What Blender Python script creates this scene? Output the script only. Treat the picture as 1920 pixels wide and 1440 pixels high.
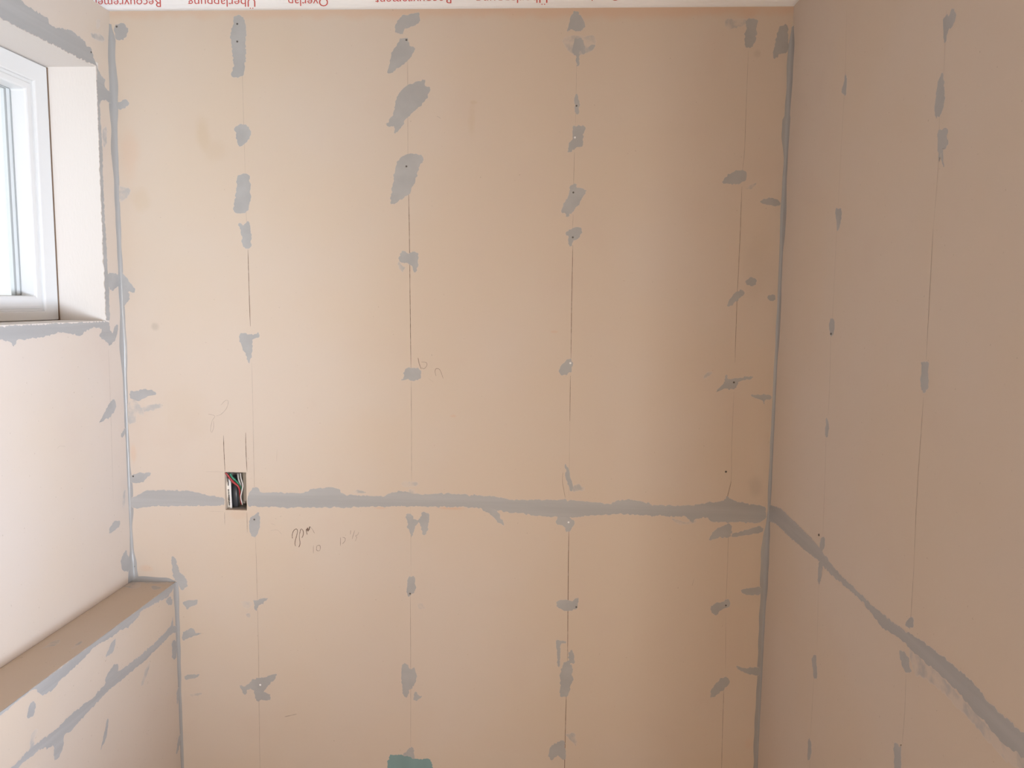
import bpy, bmesh, math, random
from mathutils import Vector, Matrix, noise
from mathutils.geometry import tessellate_polygon

for o in list(bpy.data.objects):
    bpy.data.objects.remove(o, do_unlink=True)
SC = bpy.context.scene
COL = SC.collection

# ------------------------------------------------------------ camera
YAW, PITCH, ROLL, FPX = 0.0507, 0.1055, 0.0121, 1452.28
EYE = 1.70
fwd = Vector((-math.sin(YAW)*math.cos(PITCH), math.cos(YAW)*math.cos(PITCH), -math.sin(PITCH)))
r0 = Vector((math.cos(YAW), math.sin(YAW), 0)); u0 = r0.cross(fwd)
rt = math.cos(ROLL)*r0 + math.sin(ROLL)*u0; up = -math.sin(ROLL)*r0 + math.cos(ROLL)*u0
cd = bpy.data.cameras.new('camera'); cam = bpy.data.objects.new('camera', cd); COL.objects.link(cam)
cd.sensor_width = 36; cd.lens = FPX/1920*36; cd.clip_start = 0.02
M = Matrix((rt, up, -fwd)).transposed().to_4x4(); M.translation = Vector((0, 0, EYE))
cam.matrix_world = M
SC.camera = cam

# ------------------------------------------------------------ world, lights, exposure
W = bpy.data.worlds.new('overcast_sky'); SC.world = W; W.use_nodes = True
bg = W.node_tree.nodes['Background']
bg.inputs[0].default_value = (0.93, 0.97, 1.0, 1); bg.inputs[1].default_value = 1.10

def area(name, loc, target, sx, sy, power, color=(1, 1, 1), portal=False, spread=180):
    d = bpy.data.lights.new(name, 'AREA'); d.shape = 'RECTANGLE'; d.size = sx; d.size_y = sy
    d.energy = power; d.color = color; d.spread = math.radians(spread)
    if portal: d.cycles.is_portal = True
    o = bpy.data.objects.new(name, d); COL.objects.link(o); o.location = loc
    o.rotation_euler = (Vector(target)-Vector(loc)).to_track_quat('-Z', 'Y').to_euler()
    return o
# daylight from the bright ground outside, coming in low and rising, through an inferred, unseen opening on the right
area('unseen_opening_daylight', (1.65, -0.68, 0.9), (0.65, -0.14, 1.3), 0.7, 1.0, 10.5, (0.79, 0.97, 1.0), spread=60)
area('unseen_opening_daylight_low', (1.65, -0.75, 0.9), (0.65, -0.15, 1.12), 0.7, 0.7, 15, (0.68, 0.78, 1.0), spread=45)
area('unseen_opening_skylight', (1.65, -0.9, 1.0), (0.65, 0.1, 1.46), 0.9, 1.7, 14, (0.74, 0.84, 1.0), spread=120)
area('rear_fill', (1.0, -2.1, 1.2), (0.4, -0.5, 1.3), 0.7, 0.9, 3.5, (1.0, 1.0, 0.97), spread=45)  # added fill lamp behind the camera, no window known there
area('rear_fill_warm', (0.2, -2.1, 1.0), (0.2, -1.1, 1.0), 0.9, 1.9, 25.5, (1.0, 0.78, 0.55))  # added warm ambient fill, standing in for bounce from behind
area('window_portal', (-1.262, 1.42, 1.93), (0, 1.42, 1.93), 0.62, 0.46, 1, portal=True)

vs = SC.view_settings
vs.view_transform = 'Standard'; vs.look = 'None'; vs.exposure = 0.03; vs.gamma = 1.0; vs.use_curve_mapping = False
SC.cycles.max_bounces = 16; SC.cycles.diffuse_bounces = 12; SC.cycles.transparent_max_bounces = 32

# ------------------------------------------------------------ room measures (metres)
XL, XR, YB, ZC = -1.08, 0.544, 1.90, 2.386       # left, right, back wall, ceiling
XLE, ZL = -0.9652, 0.9666                        # ledge front and top
XF = -1.1961                                     # inner face of the window frame
WY0, WY1, WZ0, WZ1 = 1.05, 1.831, 1.643, 2.237   # window opening
YE = 0.72                                        # where the right wall ends
BX0, BX1, BZ0, BZ1 = -0.8276, -0.7718, 1.1613, 1.2601   # cut-out for the wall box

# wall marks, in millimetres on their own surface
PATCHES = [
 ('B','s',[(-1067.8,2351.8),(-1060.0,2356.4),(-1045.1,2356.9),(-1037.4,2342.3),(-1041.4,2326.9),(-1055.0,2319.2),(-1067.8,2321.7)]),
 ('B','s',[(-1073.6,2172.3),(-1059.4,2175.4),(-1050.8,2180.2),(-1040.2,2170.7),(-1048.2,2162.8),(-1060.2,2154.9),(-1072.7,2161.3)]),
 ('B','f',[(-1078.1,1971.4),(-1061.3,1969.9),(-1046.3,1963.5),(-1052.0,1949.0),(-1062.6,1939.2),(-1076.3,1935.9)]),
 ('B','s',[(-770.5,2373.0),(-751.0,2369.9),(-745.1,2348.4),(-747.4,2317.7),(-746.6,2286.9),(-750.8,2249.8),(-757.7,2232.8),(-782.3,2234.4),(-777.6,2262.3),(-780.7,2293.2),(-783.0,2330.2),(-777.6,2351.7)]),
 ('B','s',[(-778.9,2112.4),(-765.5,2120.3),(-749.1,2118.7),(-739.5,2104.6),(-746.6,2084.1),(-763.5,2068.2),(-773.3,2076.1),(-776.0,2096.7)]),
 ('B','s',[(-773.6,1998.3),(-747.0,2001.0),(-744.3,1972.9),(-741.6,1947.3),(-747.1,1928.1),(-754.1,1911.9),(-777.6,1908.6),(-787.4,1918.2),(-781.5,1950.3),(-775.9,1972.8)]),
 ('B','s',[(-773.2,1882.8),(-761.6,1879.6),(-751.3,1889.4),(-745.0,1873.3),(-744.4,1831.2),(-756.3,1823.0),(-767.8,1834.3),(-768.9,1856.9)]),
 ('B','s',[(-780.3,1607.2),(-768.2,1614.7),(-744.5,1611.1),(-732.5,1616.2),(-729.4,1606.3),(-746.5,1597.7),(-748.9,1567.7),(-756.4,1540.8),(-766.0,1564.1),(-774.2,1577.3),(-778.9,1593.9)]),
 ('B','s',[(-1078.5,1762.7),(-1070.2,1756.2),(-1055.6,1736.5),(-1042.6,1720.1),(-1048.1,1711.8),(-1059.9,1714.9),(-1059.0,1696.7),(-1070.0,1680.0),(-1078.7,1676.5),(-1080.2,1723.0)]),
 ('B','s',[(-1066.9,1461.1),(-1030.2,1468.6),(-1006.0,1465.6),(-997.6,1458.3),(-1020.5,1450.0),(-1045.2,1439.4),(-1065.8,1445.8)]),
 ('B','f',[(-1033.8,1420.8),(-1014.3,1429.7),(-983.1,1430.3),(-986.8,1423.4),(-1014.9,1414.3),(-1032.4,1412.3)]),
 ('B','f',[(-1073.3,1433.7),(-1055.6,1440.9),(-1038.9,1424.1),(-1032.8,1400.3),(-1050.1,1405.1),(-1057.9,1382.6),(-1075.4,1382.3)]),
 ('B','s',[(-1075.8,1243.8),(-1045.6,1253.2),(-1021.1,1252.0),(-1032.1,1239.6),(-1050.2,1225.2),(-1074.7,1228.1)]),
 ('B','s',[(-973.2,1030.8),(-963.5,1027.2),(-958.2,1011.5),(-953.8,993.8),(-941.4,982.3),(-934.9,970.6),(-936.5,954.6),(-946.6,946.3),(-954.3,952.0),(-959.8,962.8),(-966.4,971.6),(-971.0,981.4),(-973.3,999.2)]),
 ('B','j',[(-1076.7,1180.1),(-1060.7,1191.7),(-1037.6,1204.9),(-981.3,1209.1),(-918.3,1207.8),(-865.6,1198.0),(-830.9,1190.5),(-831.4,1173.7),(-929.4,1168.4),(-1018.0,1166.1),(-1056.3,1159.5),(-1077.4,1163.2)]),
 ('B','j',[(-768.1,1197.7),(-758.0,1217.4),(-746.8,1221.8),(-727.7,1208.4),(-677.9,1209.7),(-622.7,1211.1),(-601.9,1221.3),(-564.7,1226.3),(-533.3,1223.0),(-521.1,1209.4),(-455.5,1207.0),(-417.3,1207.9),(-396.8,1216.7),(-376.4,1221.3),(-332.9,1214.2),(-254.4,1218.9),(-200.5,1216.1),(-139.9,1213.6),(-92.9,1206.5),(-26.0,1208.2),(67.2,1209.3),(149.6,1201.8),(173.2,1210.6),(206.1,1214.2),(265.7,1202.1),(338.0,1201.3),(431.5,1218.6),(437.6,1228.1),(448.2,1223.0),(474.6,1214.3),(507.3,1208.4),(532.2,1205.0),(533.5,1175.3),(511.9,1163.9),(463.7,1164.0),(411.5,1162.6),(394.1,1171.6),(378.3,1173.9),(361.5,1168.0),(355.2,1159.7),(341.6,1172.9),(273.2,1175.2),(174.1,1176.6),(94.6,1170.4),(54.8,1165.2),(8.1,1165.4),(-32.1,1167.0),(-72.4,1172.8),(-99.2,1173.5),(-139.6,1180.7),(-200.3,1184.6),(-295.0,1183.5),(-369.7,1182.9),(-506.4,1176.6),(-644.1,1171.6),(-731.3,1172.2),(-768.7,1174.0)]),
 ('B','s',[(-173.3,1186.7),(-139.6,1180.7),(-127.4,1174.1),(-110.9,1140.2),(-121.7,1144.0),(-153.0,1170.7)]),
 ('B','s',[(38.9,1300.7),(47.4,1287.4),(59.9,1240.3),(53.4,1233.4),(41.2,1263.6)]),
 ('B','f',[(53.4,1236.8),(69.7,1250.8),(86.5,1239.3),(73.3,1233.9),(60.1,1231.9)]),
 ('B','s',[(21.5,1164.4),(31.4,1168.0),(51.5,1165.2),(65.1,1151.8),(55.4,1134.4),(45.5,1127.3),(36.9,1144.2),(20.1,1147.2)]),
 ('B','f',[(306.3,1168.6),(339.4,1161.0),(363.8,1166.7),(360.9,1158.1),(323.2,1154.7)]),
 ('B','s',[(400.0,1121.8),(415.5,1144.3),(437.9,1155.2),(450.9,1157.2),(452.1,1128.4),(426.1,1124.2),(406.6,1118.6)]),
 ('B','s',[(471.3,1139.1),(522.7,1155.8),(529.5,1149.2),(526.6,1140.6),(478.2,1129.1),(455.5,1126.8),(458.4,1135.3)]),
 ('B','s',[(402.0,1487.7),(414.2,1504.2),(423.3,1517.4),(424.4,1529.8),(431.1,1520.8),(451.9,1522.8),(483.6,1527.3),(485.5,1521.8),(455.4,1514.7),(452.7,1501.6),(437.0,1494.8),(417.8,1494.5)]),
 ('B','s',[(487.2,1481.0),(507.9,1483.0),(530.3,1483.4),(535.5,1475.4),(521.3,1470.2),(518.6,1460.3),(511.7,1470.0)]),
 ('B','s',[(19.0,1916.7),(23.4,1935.6),(35.7,1960.8),(36.1,1973.3),(41.7,1979.6),(51.3,1981.2),(54.6,1973.4),(75.4,1970.3),(74.0,1960.9),(61.7,1938.9),(46.1,1920.0),(33.6,1907.3),(28.8,1905.7),(27.1,1913.6)]),
 ('B','s',[(31.2,1866.2),(43.8,1878.9),(64.5,1880.7),(65.0,1860.1),(54.0,1850.5),(47.6,1848.9),(43.0,1834.5),(36.5,1839.3),(36.2,1856.7)]),
 ('B','s',[(461.1,1752.8),(473.2,1765.6),(486.0,1759.4),(484.9,1749.9),(474.1,1745.0)]),
 ('B','s',[(420.6,1699.8),(430.9,1720.7),(446.1,1733.6),(457.1,1735.3),(457.6,1724.2),(443.9,1711.2),(431.8,1698.3)]),
 ('B','f',[(370.2,1521.4),(377.7,1534.6),(390.4,1536.4),(387.5,1529.9),(375.0,1521.5)]),
 ('B','s',[(18.1,1531.9),(27.5,1550.1),(43.6,1563.5),(51.9,1553.8),(49.1,1534.0),(37.8,1524.0),(24.7,1523.7)]),
 ('B','s',[(487.3,1941.9),(499.3,1951.3),(527.4,1949.3),(531.1,1935.3),(509.4,1935.2)]),
 ('B','s',[(514.7,1718.5),(523.8,1724.9),(533.3,1723.4),(532.3,1712.3),(519.8,1710.6)]),
 ('B','s',[(35.3,2374.0),(46.2,2376.9),(59.0,2361.9),(64.0,2343.9),(53.3,2335.0),(47.1,2333.5),(34.5,2336.6),(23.7,2333.6),(26.4,2353.1)]),
 ('B','f',[(14.6,2317.1),(37.9,2323.0),(84.8,2321.3),(89.9,2301.7),(70.0,2283.7),(35.6,2283.8),(16.4,2305.1)]),
 ('B','s',[(38.3,2305.0),(44.3,2317.0),(56.8,2316.9),(64.9,2301.8),(66.9,2285.2),(60.6,2283.7),(54.3,2288.3),(53.3,2259.6),(47.2,2255.1),(45.1,2277.8),(37.2,2283.8)]),
 ('B','s',[(74.4,2297.3),(82.1,2303.2),(89.9,2301.7),(83.9,2291.2),(77.7,2289.7)]),
 ('B','s',[(45.4,2189.7),(50.1,2188.2),(53.6,2174.4),(54.1,2146.8),(46.2,2146.8),(43.7,2165.2)]),
 ('B','s',[(40.6,2114.6),(54.8,2116.7),(69.0,2116.1),(66.2,2097.6),(63.7,2069.8),(49.5,2068.3),(37.0,2057.4),(30.6,2058.9),(33.4,2077.5),(41.1,2088.3)]),
 ('B','s',[(439.6,2356.6),(461.0,2356.5),(461.9,2335.7),(458.6,2306.0),(449.9,2295.6),(437.5,2298.7),(435.2,2318.0)]),
 ('B','f',[(389.2,2356.9),(419.7,2358.2),(438.1,2356.6),(434.0,2344.8),(396.2,2336.1)]),
 ('B','s',[(398.0,1987.3),(406.7,2002.8),(428.1,2013.7),(449.8,2013.8),(450.7,1993.7),(435.5,1985.9),(416.8,1984.3)]),
 ('B','f',[(453.1,1973.7),(463.7,1981.4),(475.9,1986.1),(467.1,1973.7)]),
 ('B','s',[(501.4,2273.1),(504.5,2302.8),(514.9,2341.4),(533.0,2344.2),(535.7,2287.8),(520.8,2281.9),(509.0,2273.0)]),
 ('B','s',[(-382.4,2334.2),(-383.9,2346.4),(-377.5,2361.5),(-363.1,2372.0),(-347.2,2374.9),(-329.7,2376.3),(-324.9,2361.2),(-334.5,2350.7),(-356.8,2343.2),(-369.6,2329.6)]),
 ('B','s',[(-369.6,2319.0),(-353.7,2320.4),(-350.5,2306.7),(-337.7,2296.0),(-344.1,2282.3),(-357.0,2267.1),(-376.3,2251.8),(-403.6,2239.6),(-398.7,2258.0),(-392.2,2285.5),(-379.3,2306.8)]),
 ('B','s',[(-313.8,2225.6),(-312.2,2211.7),(-299.4,2205.5),(-305.8,2190.2),(-321.8,2165.5),(-337.9,2153.1),(-357.3,2134.5),(-368.6,2115.8),(-384.9,2100.2),(-388.0,2117.4),(-404.2,2118.9),(-399.3,2131.4),(-389.5,2146.9),(-384.6,2174.8),(-373.2,2196.4),(-353.9,2211.8),(-331.4,2219.4)]),
 ('B','s',[(-377.0,2037.6),(-357.5,2050.2),(-334.8,2051.9),(-318.6,2047.2),(-320.2,2031.5),(-330.0,2015.8),(-334.9,1990.5),(-344.6,1974.7),(-352.8,1955.7),(-374.0,1942.9),(-395.3,1933.2),(-395.2,1961.8),(-388.5,1996.6),(-383.5,2021.9)]),
 ('B','s',[(-377.8,1802.0),(-372.8,1815.0),(-361.3,1819.9),(-351.4,1815.2),(-341.6,1818.5),(-330.1,1815.4),(-330.1,1796.0),(-335.1,1770.2),(-341.7,1773.3),(-348.2,1787.8),(-364.7,1792.5),(-374.5,1792.4)]),
 ('B','f',[(-379.5,1792.3),(-374.5,1794.0),(-369.6,1784.4),(-363.0,1781.2),(-368.0,1769.8),(-376.2,1779.4)]),
 ('B','s',[(-362.0,1530.5),(-335.3,1533.6),(-322.0,1524.5),(-325.3,1507.9),(-342.0,1502.6),(-355.4,1505.7),(-370.4,1503.7),(-365.4,1513.8)]),
 ('B','f',[(-369.5,1243.5),(-335.6,1246.0),(-333.9,1237.5),(-362.8,1233.4)]),
 ('B','f',[(-354.3,1223.3),(-342.4,1226.3),(-334.0,1213.5),(-345.8,1209.7)]),
 ('B','s',[(-361.2,1159.3),(-352.7,1164.7),(-342.5,1154.6),(-334.0,1147.9),(-323.8,1155.1),(-318.7,1169.1),(-308.5,1167.6),(-301.7,1162.6),(-305.1,1134.9),(-311.9,1110.4),(-320.4,1117.1),(-327.2,1141.2),(-339.1,1127.0),(-347.7,1102.4),(-354.5,1123.1)]),
 ('B','s',[(-762.6,1139.9),(-755.4,1148.8),(-741.4,1154.4),(-738.6,1123.0),(-746.1,1101.8),(-755.0,1091.0),(-763.6,1097.8),(-766.6,1118.8)]),
 ('B','f',[(-495.7,1219.7),(-478.6,1221.9),(-463.2,1215.4),(-492.3,1213.6)]),
 ('B','s',[(-944.9,912.6),(-911.1,917.3),(-913.2,906.5),(-934.8,896.7),(-943.5,901.9)]),
 ('B','s',[(-950.6,827.4),(-936.8,837.0),(-922.3,842.9),(-915.6,830.5),(-901.4,828.4),(-919.4,823.1),(-941.2,811.4),(-951.2,809.2)]),
 ('B','s',[(-949.9,708.7),(-937.2,714.7),(-910.2,716.4),(-923.1,706.0),(-946.6,700.3)]),
 ('B','f',[(-935.3,661.3),(-906.4,665.1),(-910.2,659.4),(-931.9,655.2)]),
 ('B','f',[(-792.5,919.4),(-771.4,918.3),(-764.5,911.4),(-775.3,902.0),(-785.8,905.3)]),
 ('B','s',[(-760.8,918.6),(-753.7,924.3),(-723.7,930.6),(-732.7,917.8),(-747.0,908.4),(-754.3,895.6),(-758.2,909.8)]),
 ('B','f',[(-781.8,884.6),(-769.7,886.8),(-772.4,876.2)]),
 ('B','s',[(-801.9,690.5),(-787.6,689.2),(-765.8,708.4),(-733.6,716.9),(-703.3,725.4),(-714.3,704.9),(-728.9,689.7),(-738.1,674.6),(-722.2,667.9),(-724.3,651.3),(-745.7,652.3),(-760.0,649.8),(-764.8,677.3),(-780.7,680.3),(-786.4,665.4),(-793.4,672.5)]),
 ('B','s',[(-354.8,997.3),(-347.9,1001.0),(-339.3,997.8),(-339.3,966.0),(-348.0,951.6),(-356.6,947.8),(-360.0,968.9)]),
 ('B','f',[(-330.8,927.4),(-322.2,929.5),(-313.6,915.6),(-329.1,915.1)]),
 ('B','s',[(-369.1,765.2),(-362.2,767.3),(-351.8,751.4),(-341.3,755.4),(-334.4,737.6),(-337.9,715.8),(-350.1,697.2),(-360.6,676.7),(-369.4,681.9),(-372.8,714.4),(-374.4,746.9)]),
 ('B','s',[(-341.4,683.0),(-336.2,690.4),(-329.2,681.6),(-320.5,678.3),(-331.0,668.8),(-341.4,668.4)]),
 ('B','s',[(-368.1,520.4),(-357.5,532.0),(-348.6,539.8),(-341.6,529.0),(-341.7,504.9),(-364.6,509.5)]),
 ('B','t',[(-412.4,477.6),(-410.5,500.0),(-403.4,513.3),(-385.7,516.0),(-368.1,514.9),(-354.0,513.7),(-343.4,506.7),(-304.7,508.4),(-297.7,503.2),(-292.4,483.0),(-293.4,438.4),(-412.6,429.1)]),
 ('B','s',[(22.2,939.0),(28.8,948.0),(52.3,950.5),(62.5,949.1),(77.5,956.6),(77.9,939.1),(69.7,926.6),(52.9,921.8),(32.5,927.1)]),
 ('B','s',[(23.9,842.1),(34.1,844.2),(47.7,841.2),(47.8,835.9),(36.0,833.7),(35.5,805.2),(33.7,773.1),(28.4,780.0),(27.9,808.5)]),
 ('B','s',[(56.8,809.6),(63.4,816.9),(68.7,810.0),(70.9,785.2),(62.4,783.1),(67.8,767.2),(66.8,735.0),(60.5,709.6),(52.3,693.1),(36.8,696.1),(37.9,730.3),(35.7,755.3),(43.8,780.6),(55.5,791.7)]),
 ('B','s',[(14.1,522.6),(10.3,540.7),(18.7,559.4),(35.7,571.0),(47.7,573.4),(53.3,549.9),(55.5,524.4),(43.5,523.9),(34.7,532.6),(22.8,521.1)]),
 ('B','f',[(56.0,590.1),(76.5,594.6),(80.6,562.0),(66.6,576.0)]),
 ('B','s',[(410.1,944.9),(423.0,954.0),(439.3,958.0),(449.0,963.5),(457.4,960.3),(453.1,944.5),(433.6,936.9),(427.4,926.3),(414.1,927.6)]),
 ('B','s',[(419.3,705.9),(418.7,720.1),(431.1,745.5),(447.3,760.3),(462.4,757.3),(464.5,746.8),(451.9,728.5),(432.5,711.8)]),
 ('B','s',[(484.3,987.1),(493.8,996.0),(531.4,998.9),(532.2,981.7),(501.1,979.0)]),
 ('B','s',[(482.7,789.9),(499.5,787.0),(537.5,790.2),(538.4,770.8),(510.1,771.5),(489.7,781.3)]),
 ('B','s',[(-945.7,912.4),(-933.8,916.8),(-911.0,919.1),(-911.3,909.5),(-928.3,903.0),(-934.5,893.7),(-942.1,902.5)]),
 ('R','s',[(1169.9,2106.3),(1154.7,2103.6),(1144.7,2108.8),(1135.5,2094.2),(1144.9,2085.2),(1155.3,2081.6),(1160.9,2069.1),(1168.9,2086.1)]),
 ('R','s',[(1549.2,2120.6),(1544.5,2133.9),(1535.0,2123.9),(1535.6,2097.5),(1549.4,2099.9),(1558.9,2108.5)]),
 ('R','s',[(1169.7,2024.6),(1160.4,2025.6),(1156.3,2010.0),(1151.2,1987.0),(1158.5,1972.4),(1169.4,1968.5),(1178.4,1977.0),(1177.9,2001.0),(1174.1,2014.8)]),
 ('R','s',[(1164.6,1948.0),(1155.3,1949.7),(1138.2,1946.9),(1136.0,1931.1),(1131.4,1924.8),(1139.8,1919.2),(1146.7,1920.5),(1138.3,1895.3),(1146.7,1902.3),(1150.5,1915.8),(1154.8,1905.5),(1160.5,1926.9)]),
 ('R','s',[(1554.6,1885.6),(1527.7,1882.4),(1523.6,1864.6),(1531.3,1847.9),(1541.3,1845.0),(1550.0,1864.8)]),
 ('R','s',[(1554.1,1672.4),(1540.2,1676.5),(1529.5,1667.8),(1527.8,1652.4),(1539.6,1640.3),(1553.1,1651.5)]),
 ('R','s',[(1167.6,1618.4),(1151.7,1621.5),(1144.9,1616.3),(1141.1,1589.6),(1143.8,1580.5),(1155.5,1577.2),(1165.2,1587.0),(1163.6,1604.9)]),
 ('R','s',[(1544.9,1470.2),(1540.7,1481.5),(1529.3,1470.0),(1528.9,1448.9),(1536.8,1442.3),(1546.8,1448.6)]),
 ('R','s',[(1535.2,1237.7),(1517.2,1244.6),(1514.6,1227.9),(1527.8,1215.4),(1543.0,1213.2)]),
 ('R','s',[(1539.3,1189.6),(1521.4,1198.5),(1520.5,1168.8),(1532.3,1145.2),(1541.8,1155.5)]),
 ('R','s',[(1160.6,1225.4),(1140.8,1240.0),(1136.8,1227.2),(1157.5,1219.3)]),
 ('R','s',[(1175.2,1169.9),(1160.6,1178.9),(1144.3,1174.0),(1140.8,1165.2),(1133.6,1160.3),(1149.6,1149.3),(1166.8,1159.0)]),
 ('R','s',[(1550.5,981.5),(1528.6,996.2),(1521.6,977.1),(1516.1,957.3),(1532.9,947.4)]),
 ('R','s',[(1543.6,807.9),(1536.4,815.0),(1523.7,802.4),(1530.1,775.4),(1543.1,767.3)]),
 ('R','s',[(1170.2,1022.8),(1159.5,1030.2),(1154.3,1025.8),(1148.7,1034.5),(1146.2,1017.7),(1143.7,999.9),(1142.3,974.8),(1161.4,962.3),(1166.6,998.5)]),
 ('R','j',[(1905.8,1207.8),(1818.0,1224.7),(1755.5,1225.3),(1590.1,1220.6),(1541.3,1217.1),(1471.1,1207.2),(1423.3,1202.3),(1376.8,1203.2),(1294.0,1201.5),(1201.7,1206.1),(1147.7,1212.5),(1106.3,1218.7),(1038.2,1223.1),(971.1,1224.6),(940.0,1219.8),(905.3,1217.0),(863.6,1219.2),(830.1,1221.5),(826.5,1194.6),(860.0,1192.5),(895.4,1184.0),(923.8,1187.5),(966.5,1191.4),(1013.2,1195.7),(1056.2,1195.1),(1135.8,1190.5),(1180.6,1191.1),(1237.8,1181.8),(1292.0,1188.3),(1333.9,1193.3),(1467.9,1187.2),(1543.1,1188.9),(1689.8,1181.1),(1841.2,1179.2),(1908.6,1167.8)]),
 ('R','f',[(1144.5,1190.6),(1056.2,1195.1),(966.5,1191.4),(923.8,1187.5),(860.0,1192.5),(839.2,1183.4),(898.7,1168.5),(970.6,1174.8),(1053.3,1174.9),(1123.3,1163.4)]),
 ('L','j',[(1444.7,1639.2),(1466.6,1639.6),(1630.0,1641.4),(1705.4,1640.9),(1826.5,1640.9),(1840.6,1639.6),(1842.6,1628.2),(1852.9,1611.5),(1865.8,1627.5),(1877.8,1630.4),(1879.8,1617.1),(1863.3,1594.6),(1839.2,1582.8),(1828.6,1593.1),(1798.8,1604.1),(1808.4,1622.9),(1776.3,1628.7),(1744.3,1622.0),(1723.1,1612.1),(1684.1,1618.2),(1651.4,1622.4),(1619.1,1617.9),(1583.8,1613.7),(1541.8,1611.5),(1513.8,1611.5),(1501.1,1598.7),(1494.0,1607.1),(1464.6,1615.1),(1442.8,1614.9)]),
 ('L','j',[(1482.3,2271.6),(1576.4,2292.0),(1596.0,2288.9),(1628.8,2287.6),(1658.6,2286.0),(1670.8,2273.9),(1736.2,2287.6),(1775.0,2284.7),(1794.7,2279.4),(1799.3,2272.0),(1815.0,2274.0),(1824.1,2255.9),(1841.1,2233.8),(1853.8,2222.2),(1867.2,2216.7),(1866.0,2201.0),(1890.7,2191.9),(1901.0,2175.7),(1904.7,2164.0),(1883.2,2168.1),(1855.2,2168.0),(1842.2,2154.9),(1841.6,2117.9),(1844.0,2056.7),(1842.1,1994.2),(1841.5,1950.4),(1842.8,1856.0),(1845.0,1773.4),(1847.3,1728.5),(1845.0,1644.4),(1832.4,1644.0),(1830.1,1651.1),(1830.6,1798.1),(1830.4,1948.8),(1834.4,2238.0),(1515.1,2236.6),(1479.4,2236.5)]),
 ('L','f',[(1844.2,2344.9),(1858.1,2351.2),(1854.2,2334.7),(1842.9,2327.9)]),
 ('L','f',[(1817.4,2306.0),(1850.2,2318.3),(1871.7,2313.2),(1865.6,2305.1),(1827.4,2298.8)]),
 ('L','f',[(1855.8,2102.6),(1867.2,2105.1),(1864.3,2067.0),(1849.7,2057.8),(1845.9,2081.9)]),
 ('L','s',[(1846.4,1754.2),(1869.7,1758.3),(1898.6,1749.4),(1891.2,1729.4),(1860.7,1715.8),(1844.5,1728.4)]),
 ('L','s',[(1783.3,1400.3),(1810.3,1425.6),(1834.7,1445.3),(1852.1,1444.8),(1855.4,1426.0),(1831.9,1409.3),(1791.6,1400.7)]),
 ('L','s',[(1872.3,1354.2),(1893.6,1369.4),(1897.5,1363.7),(1880.9,1347.6)]),
 ('L','f',[(1873.4,1204.9),(1883.0,1209.4),(1877.4,1176.1),(1864.3,1165.7)]),
 ('L','s',[(1804.8,1124.8),(1808.6,1137.1),(1835.7,1146.2),(1852.9,1134.4),(1846.2,1126.0),(1816.0,1119.7)]),
 ('L','s',[(1871.6,1055.6),(1882.8,1037.8),(1893.7,1012.8),(1892.4,995.4),(1855.7,1008.4),(1848.5,1035.4)]),
 ('F','j',[(1893.0,967.3),(1879.1,950.5),(1850.9,943.8),(1730.0,958.2),(1717.4,950.3),(1670.5,942.7),(1643.2,949.8),(1610.8,948.5),(1564.9,953.8),(1530.7,954.6),(1506.5,948.3),(1469.8,945.8),(1443.2,941.9),(1417.7,940.8),(1404.7,933.7),(1376.5,934.8),(1361.7,945.3),(1343.9,962.6),(1303.5,963.1),(1254.9,959.3),(1225.4,958.7),(1226.2,968.5),(1255.7,968.9),(1445.1,966.3),(1611.2,968.1)]),
 ('F','j',[(1906.2,846.0),(1879.6,855.7),(1877.7,879.8),(1866.0,863.3),(1831.2,857.3),(1778.3,853.4),(1722.3,852.4),(1675.4,855.1),(1625.5,858.7),(1623.9,873.7),(1611.2,883.0),(1595.0,878.4),(1576.5,872.2),(1572.7,855.8),(1557.4,854.5),(1522.6,848.7),(1499.2,852.4),(1480.6,850.8),(1453.8,853.9),(1423.3,851.2),(1402.2,849.3),(1373.9,852.0),(1327.8,855.2),(1298.2,852.3),(1273.2,849.9),(1252.7,850.2),(1265.5,839.5),(1311.6,838.7),(1353.1,837.2),(1391.6,819.4),(1393.4,790.5),(1410.1,791.4),(1421.7,804.1),(1425.3,821.8),(1451.3,820.9),(1497.2,826.9),(1521.1,828.6),(1576.3,835.5),(1613.0,835.1),(1662.3,832.4),(1732.8,830.7),(1809.6,835.6),(1864.3,839.1),(1905.4,833.7)]),
 ('F','s',[(1847.0,936.6),(1864.4,940.2),(1878.8,925.7),(1873.2,915.5),(1856.3,922.3)]),
 ('F','s',[(1579.8,916.6),(1596.6,933.3),(1615.5,940.2),(1617.4,930.0),(1605.6,913.7),(1582.2,913.9)]),
 ('F','s',[(1867.0,777.0),(1869.7,815.3),(1883.9,816.0),(1893.1,793.7),(1886.3,767.8),(1873.5,768.5)]),
 ('F','f',[(1717.1,781.7),(1737.4,808.4),(1760.0,819.4),(1755.9,806.1),(1735.7,785.6),(1722.8,777.1)]),
 ('F','s',[(1321.8,919.3),(1328.5,934.0),(1338.6,943.0),(1346.0,932.3),(1342.1,915.9),(1330.6,913.1)]),
 ('F','f',[(1326.2,858.8),(1331.4,876.9),(1341.4,883.1),(1350.4,876.5),(1340.0,866.5),(1333.2,852.0)]),
 ('F','s',[(1544.8,720.9),(1559.5,749.1),(1574.3,774.7),(1574.9,762.0),(1566.2,735.9),(1552.7,725.4)]),
 ('F','s',[(1882.8,645.4),(1884.8,673.7),(1899.9,680.5),(1898.6,662.7),(1887.7,642.7)]),
 ('F','s',[(1869.9,512.6),(1883.1,545.5),(1900.4,550.2),(1897.0,533.5),(1877.0,510.1)]),
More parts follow.
